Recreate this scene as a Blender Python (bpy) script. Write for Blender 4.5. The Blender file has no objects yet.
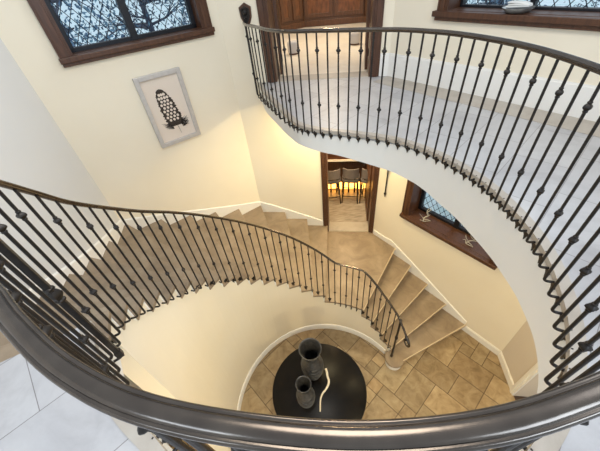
import bpy, bmesh, math, random
from mathutils import Vector, Matrix
random.seed(7)
sc = bpy.context.scene
COL = sc.collection
PI = math.pi
R = math.radians

# ------------------------------------------------------------------ constants of the place
ZC = 5.57                 # eye height
ZU = 4.15                 # upper floor
RISE = 0.1886
ZL = ZC - 4.626           # landing
CX, CY = 0.07, 1.60       # centre of the well
def az(a): return (math.sin(R(a)), math.cos(R(a)))
NB, NC, NA, ND, NE = az(11), az(56), az(-34), az(-97.8), az(101)
DB, DC, DA = 4.87, 3.89, 4.68
DD = 2.275
DE = 2.79
WALLS = [(NB, DB), (NC, DC), (NA, DA), (ND, DD), (NE, DE), ((0, -1), 2.3)]
def isect(a, b):
    (n, d), (m, e) = a, b
    det = n[0]*m[1]-n[1]*m[0]
    return ((d*m[1]-n[1]*e)/det, (n[0]*e-d*m[0])/det)
P_DA, P_AB, P_BC, P_CE = isect((ND, DD), (NA, DA)), isect((NA, DA), (NB, DB)), isect((NB, DB), (NC, DC)), isect((NC, DC), (NE, DE))
def outer(t, off=0.0):
    ux, uy = math.cos(t), math.sin(t)
    best = 1e9
    for (n, d) in WALLS:
        den = n[0]*ux+n[1]*uy
        if den > 1e-6: best = min(best, (d-off-n[0]*CX-n[1]*CY)/den)
    return best
def pol(t, r): return (CX+r*math.cos(t), CY+r*math.sin(t))
CORNER_T = [math.atan2(p[1]-CY, p[0]-CX) % (2*PI) for p in (P_DA, P_AB, P_BC, P_CE)]
def cuts(a, b, step=R(3)):
    """angles from a to b (any direction), with the room corners among them"""
    n = max(1, int(abs(b-a)/step+.999))
    L = [a+(b-a)*i/n for i in range(n+1)]
    lo, hi = min(a, b), max(a, b)
    for t in CORNER_T:
        for k in (-2*PI, 0, 2*PI):
            if lo+1e-4 < t+k < hi-1e-4: L.append(t+k)
    return sorted(L, reverse=b < a)

# ------------------------------------------------------------------ materials
def mat(name, col, rough=.5, metal=0, var=None, scale=5, bump=0, emis=None, detail=6, stretch=None, spec=None):
    m = bpy.data.materials.new(name); m.use_nodes = True
    N, L = m.node_tree.nodes, m.node_tree.links
    b = N['Principled BSDF']
    b.inputs['Base Color'].default_value = (*col, 1)
    b.inputs['Roughness'].default_value = rough
    b.inputs['Metallic'].default_value = metal
    if spec is not None: b.inputs['Specular IOR Level'].default_value = spec
    if emis:
        b.inputs['Emission Color'].default_value = (*emis[0], 1); b.inputs['Emission Strength'].default_value = emis[1]
    if var or bump:
        tc = N.new('ShaderNodeTexCoord'); mp = N.new('ShaderNodeMapping')
        L.new(tc.outputs['Object'], mp.inputs['Vector'])
        if stretch: mp.inputs['Scale'].default_value = stretch
        nz = N.new('ShaderNodeTexNoise'); nz.inputs['Scale'].default_value = scale; nz.inputs['Detail'].default_value = detail
        L.new(mp.outputs[0], nz.inputs['Vector'])
        if var:
            rp = N.new('ShaderNodeValToRGB')
            rp.color_ramp.elements[0].position = .3; rp.color_ramp.elements[1].position = .7
            rp.color_ramp.elements[0].color = (*col, 1); rp.color_ramp.elements[1].color = (*var, 1)
            L.new(nz.outputs['Fac'], rp.inputs[0]); L.new(rp.outputs[0], b.inputs['Base Color'])
        if bump:
            bp = N.new('ShaderNodeBump'); bp.inputs['Strength'].default_value = bump; bp.inputs['Distance'].default_value = .01
            L.new(nz.outputs['Fac'], bp.inputs['Height']); L.new(bp.outputs[0], b.inputs['Normal'])
    return m
M = {}
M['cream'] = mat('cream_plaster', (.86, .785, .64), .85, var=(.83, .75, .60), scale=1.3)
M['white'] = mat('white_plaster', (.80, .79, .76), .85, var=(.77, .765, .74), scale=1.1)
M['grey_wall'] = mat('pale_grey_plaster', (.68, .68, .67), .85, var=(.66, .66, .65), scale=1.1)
M['hall_dark'] = mat('darker_hall_plaster', (.66, .59, .51), .85, var=(.63, .56, .48), scale=1.1)  # lower hall wall, browner and darker than the cream walls
M['trim'] = mat('white_paint', (.86, .84, .80), .45)
M['iron'] = mat('wrought_iron', (.020, .017, .016), .42, .5, var=(.034, .028, .024), scale=60, bump=.15)
M['rail'] = mat('bronze_rail', (.095, .080, .070), .20, .92, var=(.14, .118, .10), scale=14, bump=.03, stretch=(1, 1, 3))
M['wood'] = mat('dark_wood', (.055, .022, .011), .38, var=(.105, .043, .020), scale=7, stretch=(6, 6, .8))
M['wood2'] = mat('cabinet_wood', (.05, .020, .010), .35, var=(.09, .036, .017), scale=9, stretch=(5, 5, .7))
M['panel'] = mat('knotty_panel_wood', (.06, .022, .010), .3, var=(.17, .064, .026), scale=7, stretch=(2, 2, 1))
M['black'] = mat('black_steel', (.012, .013, .018), .4, .3)
M['lead'] = mat('lead_came', (.02, .024, .035), .5, .4)
M['table'] = mat('black_lacquer', (.005, .005, .006), .30, var=(.008, .007, .007), scale=12, spec=.14)
M['vase'] = mat('hammered_pewter', (.060, .060, .064), .42, .6, var=(.12, .12, .123), scale=30, bump=.2)
M['bone'] = mat('bleached_horn', (.80, .74, .63), .5, var=(.68, .60, .48), scale=14)
M['coral'] = mat('pale_driftwood', (.50, .47, .41), .6, var=(.36, .33, .28), scale=25)
M['silver'] = mat('silver_frame', (.52, .49, .48), .38, .35, var=(.60, .57, .55), scale=20)
M['paper'] = mat('print_paper', (.76, .69, .62), .8)
M['ink'] = mat('feather_ink', (.030, .024, .022), .9, var=(.06, .045, .035), scale=60)
M['cloth'] = mat('white_linen', (.82, .82, .80), .9, bump=.1, scale=40)
M['pewter'] = mat('grey_dish', (.20, .20, .20), .4, .4, var=(.32, .32, .31), scale=20)
M['grey_fabric'] = mat('grey_upholstery', (.13, .115, .11), .9, var=(.18, .16, .15), scale=60, bump=.1)
M['pouf'] = mat('pale_grey_upholstery', (.50, .47, .46), .9, bump=.1, scale=60)
M['counter'] = mat('pale_counter', (.75, .70, .62), .3)
M['amber'] = mat('amber_light_strip', (1, .55, .15), .5, emis=((1, .45, .08), 5))
M['bulb'] = mat('lamp_glass', (1, .8, .5), .5, emis=((1, .72, .40), 6))
M['woodfloor'] = mat('dark_plank_floor', (.26, .22, .18), .18, var=(.50, .44, .37), scale=5, stretch=(1, 7, 1))
M['mat_brown'] = mat('brown_wood_floor', (.045, .024, .015), .4, var=(.08, .045, .03), scale=8, stretch=(1, 6, 1))
M['lawn'] = mat('pale_frosted_ground', (.86, .90, .94), 1, var=(.55, .74, .74), scale=.9)
M['bark'] = mat('grey_bark', (.05, .055, .085), .9, var=(.10, .11, .15), scale=12)
M['leaf'] = mat('blue_green_leaves', (.05, .09, .20), .7, var=(.22, .40, .52), scale=4)
M['leaf2'] = mat('dark_leaves', (.02, .035, .08), .7, var=(.08, .16, .24), scale=4)
def glass(name, ior=1.3, tint=(.93, .97, 1)):
    m = bpy.data.materials.new(name); m.use_nodes = True
    N, L = m.node_tree.nodes, m.node_tree.links
    N.remove(N['Principled BSDF'])
    t = N.new('ShaderNodeBsdfTransparent'); g = N.new('ShaderNodeBsdfGlossy'); g.inputs['Roughness'].default_value = .03
    t.inputs[0].default_value = (*tint, 1)
    f = N.new('ShaderNodeFresnel'); f.inputs[0].default_value = ior
    mx = N.new('ShaderNodeMixShader'); L.new(f.outputs[0], mx.inputs[0]); L.new(t.outputs[0], mx.inputs[1]); L.new(g.outputs[0], mx.inputs[2])
    L.new(mx.outputs[0], N['Material Output'].inputs[0]); return m
M['glass'] = glass('window_glass'); M['clear'] = glass('picture_glass', 1.04, (1, .99, .98))
def stone(name, cols, scale, rough, tone=False, tiles=None, bump=.05, grout=(.3, .25, .2)):
    m = bpy.data.materials.new(name); m.use_nodes = True
    N, L = m.node_tree.nodes, m.node_tree.links; b = N['Principled BSDF']; b.inputs['Roughness'].default_value = rough
    tc = N.new('ShaderNodeTexCoord')
    nz = N.new('ShaderNodeTexNoise'); nz.inputs['Scale'].default_value = scale; nz.inputs['Detail'].default_value = 9; nz.inputs['Roughness'].default_value = .65
    nz.inputs['Distortion'].default_value = .6
    L.new(tc.outputs['Object'], nz.inputs['Vector'])
    rp = N.new('ShaderNodeValToRGB'); e = rp.color_ramp.elements
    e[0].position = .28; e[0].color = (*cols[0], 1); e[1].position = .72; e[1].color = (*cols[-1], 1)
    for i, c in enumerate(cols[1:-1]):
        q = e.new(.28+.44*(i+1)/(len(cols)-1)); q.color = (*c, 1)
    L.new(nz.outputs['Fac'], rp.inputs[0]); out = rp.outputs[0]
    if tone:
        at = N.new('ShaderNodeAttribute'); at.attribute_name = 'tone'
        mx = N.new('ShaderNodeMix'); mx.data_type = 'RGBA'; mx.blend_type = 'MULTIPLY'; mx.inputs[0].default_value = 1
        L.new(out, mx.inputs[6]); L.new(at.outputs['Color'], mx.inputs[7]); out = mx.outputs[2]
    if tiles:
        w, h, ang = tiles
        mp = N.new('ShaderNodeMapping'); mp.inputs['Rotation'].default_value = (0, 0, R(ang)); L.new(tc.outputs['Object'], mp.inputs['Vector'])
        br = N.new('ShaderNodeTexBrick'); L.new(mp.outputs[0], br.inputs['Vector'])
        br.inputs['Scale'].default_value = 1; br.inputs['Brick Width'].default_value = w; br.inputs['Row Height'].default_value = h
        br.inputs['Mortar Size'].default_value = .0022; br.inputs['Mortar Smooth'].default_value = .1; br.offset = .37
        br.inputs['Color1'].default_value = (1, 1, 1, 1); br.inputs['Color2'].default_value = (.86, .86, .88, 1); br.inputs['Mortar'].default_value = (*grout, 1)
        mx = N.new('ShaderNodeMix'); mx.data_type = 'RGBA'; mx.blend_type = 'MULTIPLY'; mx.inputs[0].default_value = 1
        L.new(out, mx.inputs[6]); L.new(br.outputs['Color'], mx.inputs[7]); out = mx.outputs[2]
    L.new(out, b.inputs['Base Color'])
    bp = N.new('ShaderNodeBump'); bp.inputs['Strength'].default_value = bump; bp.inputs['Distance'].default_value = .006
    L.new(nz.outputs['Fac'], bp.inputs['Height']); L.new(bp.outputs[0], b.inputs['Normal'])
    return m
M['marble'] = stone('white_marble', [(.40, .39, .40), (.52, .515, .525), (.58, .575, .58)], 2.2, .42, tiles=(.62, .41, -40.5), grout=(.45, .42, .42))
M['border'] = stone('beige_stone', [(.36, .315, .265), (.45, .40, .345), (.50, .46, .405)], 3.5, .4)
M['tread'] = stone('tread_stone', [(.205, .15, .10), (.29, .22, .15), (.375, .295, .21)], 3.0, .42)
M['travertine'] = stone('travertine', [(.20, .135, .068), (.33, .24, .135), (.43, .335, .205)], 6.0, .38, tone=True, bump=.12)
M['lit_nosing'] = mat('lit_stone_edge', (.62, .50, .35), .4, var=(.56, .45, .31), scale=6)  # paler than the tread: light caught on the rounded edge, painted in
M['grout'] = mat('dark_grout', (.09, .06, .04), .9)

# ------------------------------------------------------------------ mesh helpers
class MB:
    def __init__(s): s.v, s.f, s.m = [], [], []
    def add(s, V, F, mi=0):
        o = len(s.v); s.v += [tuple(p) for p in V]; s.f += [tuple(o+i for i in f) for f in F]; s.m += [mi]*len(F); return s
    def box(s, x0, y0, z0, x1, y1, z1, T=None, mi=0):
        V = [Vector((x, y, z)) for z in (z0, z1) for y in (y0, y1) for x in (x0, x1)]
        if T: V = [T(p) for p in V]
        return s.add(V, [(0, 2, 3, 1), (4, 5, 7, 6), (0, 1, 5, 4), (2, 6, 7, 3), (0, 4, 6, 2), (1, 3, 7, 5)], mi)
    def prism(s, poly, z0, z1, T=None, mi=0):
        n = len(poly)
        V = [Vector((p[0], p[1], z0)) for p in poly]+[Vector((p[0], p[1], z1)) for p in poly]
        if T: V = [T(p) for p in V]
        F = [tuple(range(n-1, -1, -1)), tuple(range(n, 2*n))]+[(i, (i+1) % n, n+(i+1) % n, n+i) for i in range(n)]
        return s.add(V, F, mi)
    def lathe(s, prof, seg=24, c=(0, 0, 0), T=None, rmod=None, mi=0, closed=False):
        V, F = [], []
        n = len(prof)
        for j in range(seg):
            a = 2*PI*j/seg
            for (r, z) in prof:
                k = rmod(a, z) if rmod else 1
                p = Vector((c[0]+r*k*math.cos(a), c[1]+r*k*math.sin(a), c[2]+z)); V.append(T(p) if T else p)
        for j in range(seg):
            k = (j+1) % seg
            for i in range(n-1): F.append((j*n+i, k*n+i, k*n+i+1, j*n+i+1))
            if closed: F.append((j*n+n-1, k*n+n-1, k*n, j*n))
        return s.add(V, F, mi)
    def tube(s, pts, rad, seg=8, cap=True, mi=0, flat=1.0):
        pts = [Vector(p) for p in pts]; n = len(pts)
        rad = rad if isinstance(rad, (list, tuple)) else [rad]*n
        up = None; V, F = [], []
        for i, p in enumerate(pts):
            t = (pts[min(i+1, n-1)]-pts[max(i-1, 0)]).normalized()
            if up is None:
                up = Vector((0, 0, 1)) if abs(t.z) < .9 else Vector((1, 0, 0))
            up = (up-t*up.dot(t)).normalized(); sd = t.cross(up)
            for j in range(seg):
                a = 2*PI*j/seg; V.append(p+(sd*math.cos(a)+up*math.sin(a)*flat)*rad[i])
        for i in range(n-1):
            for j in range(seg): F.append((i*seg+j, i*seg+(j+1) % seg, (i+1)*seg+(j+1) % seg, (i+1)*seg+j))
        if cap: F += [tuple(range(seg-1, -1, -1)), tuple((n-1)*seg+j for j in range(seg))]
        return s.add(V, F, mi)
    def sweep(s, pts, prof, mi=0, tans=None):
        """profile (side, up) along a path; up stays vertical"""
        pts = [Vector(p) for p in pts]; n = len(pts); k = len(prof); V, F = [], []
        for i, p in enumerate(pts):
            t = (pts[min(i+1, n-1)]-pts[max(i-1, 0)]); sd = Vector((-t.y, t.x, 0)).normalized(); up = t.normalized().cross(sd)*-1
            up = sd.cross(t.normalized()); up = -up if up.z < 0 else up
            for (a, b) in prof: V.append(p+sd*a+up*b)
        for i in range(n-1):
            for j in range(k): F.append((i*k+j, (i+1)*k+j, (i+1)*k+(j+1) % k, i*k+(j+1) % k))
        F += [tuple(range(k)), tuple((n-1)*k+j for j in range(k-1, -1, -1))]
        return s.add(V, F, mi)
    def build(s, name, mats, parent=None, smooth=False, loc=None, bevel=0, angle=35):
        me = bpy.data.meshes.new(name); me.from_pydata(s.v, [], s.f)
        for m in (mats if isinstance(mats, (list, tuple)) else [mats]): me.materials.append(m)
        for p, mi in zip(me.polygons, s.m): p.material_index = mi
        bm = bmesh.new(); bm.from_mesh(me); bmesh.ops.recalc_face_normals(bm, faces=bm.faces); bm.to_mesh(me); bm.free()
        if smooth:
            for p in me.polygons: p.use_smooth = True
            me.set_sharp_from_angle(angle=R(angle))
        o = bpy.data.objects.new(name, me); COL.objects.link(o)
        if parent: o.parent = parent
        if loc: o.location = loc
        if bevel:
            b = o.modifiers.new('bevel', 'BEVEL'); b.width = bevel; b.segments = 2; b.limit_method = 'ANGLE'
        return o
def tag(o, label=None, cat=None, group=None, kind=None):
    for k, v in (('label', label), ('category', cat), ('group', group), ('kind', kind)):
        if v: o[k] = v
    return o
def empty(name, loc=(0, 0, 0), rz=0):
    o = bpy.data.objects.new(name, None); COL.objects.link(o); o.location = loc; o.rotation_euler.z = rz; o.empty_display_size = .1
    return o
def copy_tree(o, parent=None):
    c = o.copy(); COL.objects.link(c)
    c.parent = parent
    for ch in list(o.children): copy_tree(ch, c)
    return c
def structure(o): o['kind'] = 'structure'; return o
def wall_frame(n, d):
    """local (s, out, z) -> world for a wall with outward normal n at distance d; s runs along the wall"""
    u = Vector((n[1], -n[0], 0)); nn = Vector((n[0], n[1], 0)); o = nn*d
    return lambda p: o+u*p[0]+nn*p[1]+Vector((0, 0, p[2]))
FA, FB, FC, FD, FE = (wall_frame(n, d) for n, d in ((NA, DA), (NB, DB), (NC, DC), (ND, DD), (NE, DE)))
def s_of(n, p): return p[0]*n[1]-p[1]*n[0]
def wall(name, n, d, s0, s1, z0, z1, holes, m, th=.25):
    mb = MB(); T = wall_frame(n, d)
    S = sorted({s0, s1, *[h[0] for h in holes], *[h[1] for h in holes]}); Z = sorted({z0, z1, *[h[2] for h in holes], *[h[3] for h in holes]})
    for a, b in zip(S, S[1:]):
        za = None
        for c, e in zip(Z, Z[1:]):
            hole = any(h[0] <= (a+b)/2 <= h[1] and h[2] <= (c+e)/2 <= h[3] for h in holes)
            if hole:
                if za is not None: mb.box(a, 0, za, b, th, c, T); za = None
            elif za is None: za = c
        if za is not None: mb.box(a, 0, za, b, th, z1, T)
    return structure(mb.build(name, m))

# ------------------------------------------------------------------ walls
ZT = 6.6
sA0, sA1 = s_of(NA, P_DA), s_of(NA, P_AB)
sB0, sB1 = s_of(NB, P_AB), s_of(NB, P_BC)
sC0, sC1 = s_of(NC, P_BC), s_of(NC, P_CE)
sE0 = s_of(NE, P_CE)
WA = (.28, 1.93, 4.95, 6.45)                 # opening of the big window on the left wall
WCU = (-2.26, .05, 4.965, 6.45)              # upper window of the right wall
WCL = (-2.23, -.72, 1.90, 3.12)              # lower window of the right wall
def sB_of_px(x, y):                           # where a plan ray meets wall B
    t = DB/(x*NB[0]+y*NB[1]); return s_of(NB, (x*t, y*t))
DU = (sB_of_px(-.165, 4.845)+.05, sB_of_px(1.16, 4.55)+.10, ZU, 6.4)          # upper doorway
DL = (sB_of_px(.60, 4.82)+.0, sB_of_px(1.48, 4.66)+.03, ZL, ZL+2.12)                  # lower doorway
wall('wall_left', ND, DD, s_of(ND, (0, 0))-3.2, s_of(ND, P_DA), 0, ZT, [], M['grey_wall'])
wall('wall_window', NA, DA, sA0, sA1, 0, ZT, [WA], M['cream'])
wall('wall_far', NB, DB, sB0, sB1, 0, ZT, [DU, DL], M['cream'], th=.26)
wall('wall_right', NC, DC, sC0, sC1, 0, ZT, [WCU, WCL], M['cream'], th=.36)
wall('wall_hall', NE, DE, sE0, sE0+2.6, 0, 3.75, [(sE0+.66, sE0+1.75, 0, 2.3)], M['hall_dark'], th=.30)
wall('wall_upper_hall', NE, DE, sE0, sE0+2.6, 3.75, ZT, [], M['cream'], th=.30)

# ------------------------------------------------------------------ rail line round the well
far = [(-.452, 5.03, .625), (-.38, 4.64, .60), (-.244, 4.18, .568), (-.122, 3.77, .544), (-.032, 3.50, .524), (.052, 3.29, .507), (.173, 3.147, .497)]
tab = [(79.2, 1.448), (71.8, 1.405), (64, 1.385), (56, 1.383), (48.3, 1.385), (40.3, 1.376), (31.6, 1.367), (23.3, 1.355), (14.5, 1.352), (5.8, 1.352), (-3, 1.355),
       (-10, 1.367), (-17, 1.384), (-25, 1.402), (-34, 1.427), (-41, 1.452), (-49, 1.474), (-60, 1.494), (-72, 1.510), (-80.2, 1.513), (-86.8, 1.508), (-94, 1.493), (-103, 1.472),
       (-110.5, 1.443), (-118.4, 1.406), (-122, 1.390), (-130, 1.384), (-140, 1.385), (-146, 1.388)]
ctrl = far+[(*pol(R(t), r), .49) for t, r in tab]
def catmull(P, step=.03):
    out = []
    P = [Vector(p) for p in P]
    Q = [2*P[0]-P[1]]+P+[2*P[-1]-P[-2]]
    for i in range(1, len(Q)-2):
        a, b, c, d = Q[i-1:i+3]; n = max(2, int((c-b).length/step))
        for k in range(n):
            t = k/n
            out.append(.5*((2*b)+(c-a)*t+(2*a-5*b+4*c-d)*t*t+(3*b-a-3*c+d)*t**3))
    out.append(P[-1]); return out
def resample(L, step, start=0.0):
    acc, nxt, res = 0, start, []
    for i in range(len(L)-1):
        a, b = L[i], L[i+1]; d = (Vector(b)-Vector(a)); l = Vector((d.x, d.y, 0)).length
        while acc+l >= nxt:
            k = (nxt-acc)/l if l else 0
            res.append((a+(b-a)*k, d.normalized())); nxt += step
        acc += l
    return res
rail_line = [Vector((p.x, p.y, ZC-p.z)) for p in catmull(ctrl)]
def left_of(d): return Vector((-d.y, d.x, 0)).normalized()
# stair rail: (angle, drop below the eye)
srt = [(214.6, .49), (212, .49), (209, .50), (205.5, .505), (202, .535), (199.5, .577), (197.4, .622), (191.7, .763), (184.6, .952), (175.4, 1.169), (164.6, 1.42), (153, 1.665), (141.7, 1.915), (126.5, 2.26), (112.06, 2.592),
       (97.6, 2.921), (84.6, 3.233), (75.0, 3.470), (72.5, 3.510), (69, 3.525), (64.2, 3.530), (58, 3.532), (55.5, 3.545), (52, 3.60), (43.9, 3.79), (30.55, 4.05), (25, 4.19), (19.5, 4.335)]
R_ST = 1.40
stair_line = [Vector((p.x, p.y, ZC-p.z)) for p in catmull([(*pol(R(t), R_ST), h) for t, h in srt])]

# handrail section: moulded, about 7 cm wide
half = [(0, .022), (.008, .0215), (.015, .0195), (.0195, .0160), (.0215, .0125), (.0235, .0125), (.0265, .0140), (.0305, .0120), (.0335, .0070), (.0340, .0015), (.0325, -.0040), (.0290, -.0075),
        (.0260, -.0085), (.0245, -.0110), (.0255, -.0150), (.0250, -.0190), (.0215, -.0225), (.0170, -.0235), (0, -.0235)]
half = [(a*.65, b*.70+.002) for a, b in half]
RAILP = half+[(-a, b) for a, b in half[-2:0:-1]]

# ------------------------------------------------------------------ iron parts
def baluster_mesh(L, name):
    mb = MB(); r = .0078
    pts = [(0, 0, .0), (0, 0, -.3), (0, 0, -L+.03)]
    for k in range(1, 6):
        a = PI/2*k/5; pts.append((.022-.022*math.cos(a), 0, -L+.022-.022*math.sin(a)))
    pts += [(.052, 0, -L)]
    mb.tube(pts, r, 10)
    me = mb.build(name, M['iron'], smooth=True)
    return me
def collar_obj(name):
    mb = MB()
    prof = [(.007, .030), (.0125, .028), (.0135, .022), (.010, .018), (.017, .011), (.0225, .004), (.0225, -.004), (.017, -.011), (.010, -.018), (.0135, -.022), (.0125, -.028), (.007, -.030)]
    mb.lathe([(max(.0075, r*.84), z*.9) for r, z in prof], 16, rmod=lambda a, z: 1+.16*math.cos(4*a) if abs(z) < .015 else 1)
    return mb.build(name, M['iron'], smooth=True, angle=50)
def foot_obj(name):
    mb = MB()
    poly = [(0, .022), (.010, .010), (.021, .012), (.024, .002), (.013, -.006), (.017, -.022), (.008, -.030), (0, -.050), (-.008, -.030), (-.017, -.022), (-.013, -.006), (-.024, .002), (-.021, .012), (-.010, .010)]
    T = lambda p: Vector((.0535+p.z+(.004-.10*abs(p.x) if p.z < .005 else 0), p.x*1.35, p.y*1.55))
    mb.prism(poly, 0, .0115, T)
    return mb.build(name, M['iron'], bevel=0)
proto = {}
for kind, L in (('balcony', .94), ('stair', 1.14)):
    b = baluster_mesh(L, 'baluster'); f = foot_obj('leaf_foot'); f.parent = b; f.location = (0, 0, -L)
    c1 = collar_obj('collar'); c1.parent = b; c1.location = (0, 0, -.135*L/.94 if kind == 'balcony' else -.17)
    c2 = collar_obj('collar'); c2.parent = b; c2.location = (0, 0, -L+.32 if kind == 'balcony' else -L+.38)
    pb = b.copy(); COL.objects.link(pb); pf = f.copy(); COL.objects.link(pf); pf.parent = pb
    proto[kind] = (b, pb)
used = set()
def put_baluster(kind, knots, parent, p, out):
    src = proto[kind][0 if knots else 1]
    o = src if (kind, knots) not in used else copy_tree(src)
    used.add((kind, knots))
    o.parent = parent; o.location = p+Vector((0, 0, -.016)); o.rotation_euler = (0, 0, math.atan2(out.y, out.x))
    return o

# ------------------------------------------------------------------ balcony railing
bal = tag(empty('balcony_railing'), 'black iron balcony railing around the upper landing edge, with a wall shield', 'railing')
MB().sweep(rail_line, RAILP).build('handrail', M['rail'], bal, smooth=True, angle=60)
bs = resample(rail_line, .183, .10)[:9]
bs += resample(rail_line, .1005, .10+9*.183-.045)
for i, (p, d) in enumerate(bs): put_baluster('balcony', i % 2 == 0, bal, p, left_of(d))
# shield on the wall
sh = [(0, .135), (.085, .085), (.078, -.03), (.045, -.10), (0, -.135), (-.045, -.10), (-.078, -.03), (-.085, .085)]
o_s = s_of(NB, (-.452, 5.03))+.045; shz = ZC-.53
TS = lambda p: FB((o_s+p.x, -p.z, shz+p.y))
shield = MB().prism(sh, 0.0, .022, TS).build('wall_shield', M['wood'], bal, bevel=.004)
mb = MB().prism([(x*.72, y*.74) for x, y in sh], .021, .036, TS)
mb.lathe([(.0, .030), (.022, .026), (.034, .014), (.038, 0)], 14, T=lambda p: TS(Vector((p.x, p.y+.03, p.z+.034))))
mb.lathe([(.0, .022), (.016, .018), (.024, .008), (.026, 0)], 12, T=lambda p: TS(Vector((p.x, p.y-.03, p.z+.034))))
for a in (-1, 1): mb.tube([TS(Vector((a*.014, -.06, .037))), TS(Vector((a*.034, -.01, .042))), TS(Vector((a*.040, .05, .042))), TS(Vector((a*.020, .075, .038)))], .006, 6)
mb.build('iron_crest', M['iron'], shield, smooth=True)
mb = MB().tube([rail_line[0]+Vector((0, 0, 0)), TS(Vector((0, -.08, .03)))], .02, 10); mb.build('rail_bracket', M['iron'], bal, smooth=True)

# ------------------------------------------------------------------ stair railing
sr = tag(empty('stair_railing'), 'black wrought iron stair railing curving down beside the stone steps to a scrolled end', 'railing')
# end scroll: the rail turns down, back under and up into a bud
e = stair_line[-1]; d0 = (stair_line[-1]-stair_line[-6]).normalized(); hz = Vector((d0.x, d0.y, 0)).normalized()
def loc(f, u): return e+hz*f+Vector((0, 0, u))
sw = stair_line+[]
MB().sweep(sw, [(a*.78, b*.82) for a, b in RAILP]).build('handrail', M['rail'], sr, smooth=True, angle=60)
vol = [loc(*q) for q in [(-.01, .0), (.04, -.045), (.075, -.10), (.085, -.15), (.06, -.19), (.015, -.185), (-.015, -.15), (-.02, -.11), (.0, -.085)]]
vv = catmull(vol, .012); n = len(vv)
v_o = MB().tube(vv, [.024-.015*i/n for i in range(n)], 10).build('scroll_end', M['rail'], sr, smooth=True)
MB().lathe([(0, .035), (.018, .022), (.024, .004), (.016, -.014), (.0, -.022)], 12, c=tuple(vv[-1])).build('bud', M['iron'], v_o, smooth=True)
# posts
def post(p, length, w, name):
    mb = MB(); r = w/2
    mb.box(-r, -r, -length, r, r, 0); mb.box(-r*1.35, -r*1.35, -length, r*1.35, r*1.35, -length+.05)
    o = mb.build(name, M['iron'], sr, bevel=.003); o.location = p
    c = MB().lathe([(r, .05), (r*1.5, .045), (r*1.6, .035), (r*1.2, .028), (r*1.9, .012), (r*2.1, 0), (r*1.9, -.012), (r*1.2, -.028), (r*1.6, -.035), (r*1.5, -.045), (r, -.05)], 16, rmod=lambda a, z: 1+.12*math.cos(4*a)).build('collar', M['iron'], o, smooth=True)
    c.location = (0, 0, -.45*length)
    return o
t0 = R(214.3); px, py = pol(t0, R_ST-.02)
np_ = post(Vector((px, py, ZC-.50)), 1.05, .026, 'newel_post'); np_.rotation_euler.z = t0
tE = R(27.0); px, py = pol(tE, R_ST+.03)
ZS1 = ZC-5.57+RISE
pe = post(Vector((px, py, ZC-4.15)), ZC-4.15-ZS1, .026, 'newel_post'); pe.rotation_euler.z = tE
bs = resample(stair_line, R_ST*R(3.93), .075)
for i, (p, d) in enumerate(bs):
    t = math.degrees(math.atan2(p.y-CY, p.x-CX)) % 360
    if 29.5 < t: put_baluster('stair', i % 2 == 1, sr, p, Vector((p.x-CX, p.y-CY, 0)))

# ------------------------------------------------------------------ upper floor, its edge and its face
face_line = []
for i, p in enumerate(rail_line):
    d = rail_line[min(i+1, len(rail_line)-1)]-rail_line[max(i-1, 0)]
    face_line.append(p+left_of(d)*.066)
FBOT = [(99, 1.76), (88, 1.68), (75, 1.70), (53, 1.78), (38, 1.82), (23, 1.895), (6, 1.93), (-13, 1.905), (-23, 1.865), (-35, 1.80), (-47, 1.76), (-90, 1.75), (-160, 1.75)]
def interp(T, x):
    if x >= T[0][0]: return T[0][1]
    for (a, u), (b, v) in zip(T, T[1:]):
        if b <= x <= a:
            k = (a-x)/(a-b); k = k*k*(3-2*k)*.3+k*.7; return u+(v-u)*k
    return T[-1][1]
T_TOP = R(205.5)
fl = []
for p in face_line:
    t = math.atan2(p.y-CY, p.x-CX)
    if t > R(140): t -= 2*PI
    if t < T_TOP-2*PI+.002: break
    if NB[0]*p.x+NB[1]*p.y > DB-.005: continue
    fl.append((t, p))
tl = T_TOP-2*PI
pe_ = pol(tl, 1.455); fl.append((tl, Vector((pe_[0], pe_[1], 0))))
first = Vector(FB((s_of(NB, (fl[0][1].x-.012, fl[0][1].y)), 0, 0))); t = math.atan2(first.y-CY, first.x-CX); fl.insert(0, (t, first))
# floor ring
def ring(name, inner, z0, z1, m, out=lambda t: outer(t)):
    mb = MB(); V, F = [], []
    pts = []
    for i, (t, p) in enumerate(inner):
        pts.append((t, (p[0], p[1])))
        if i+1 < len(inner):
            t2, p2 = inner[i+1]
            for c in CORNER_T:
                for k in (-2*PI, 0):
                    if min(t, t2)+1e-5 < c+k < max(t, t2)-1e-5:
                        w = (c+k-t)/(t2-t); pts.append((c+k, (p[0]+(p2[0]-p[0])*w, p[1]+(p2[1]-p[1])*w)))
    for t, p in pts:
        o = pol(t, out(t))
        V += [(*p, z1), (*o, z1), (*p, z0), (*o, z0)]
    for i in range(len(pts)-1):
        a, b = 4*i, 4*i+4
        F += [(a, a+1, b+1, b), (a+2, b+2, b+3, a+3), (a, b, b+2, a+2), (a+1, a+3, b+3, b+1)]
    F += [(0, 2, 3, 1), (len(V)-4, len(V)-3, len(V)-1, len(V)-2)]
    return mb.add(V, F).build(name, m)
def inset(L, w):
    res = []
    for i, (t, p) in enumerate(L):
        d = L[min(i+1, len(L)-1)][1]-L[max(i-1, 0)][1]; q = p+left_of(Vector((d[0], d[1], 0)))*w
        res.append((t, q))
    return res
structure(ring('floor_upper', fl, ZU-.06, ZU-.002, M['marble']))
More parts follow.
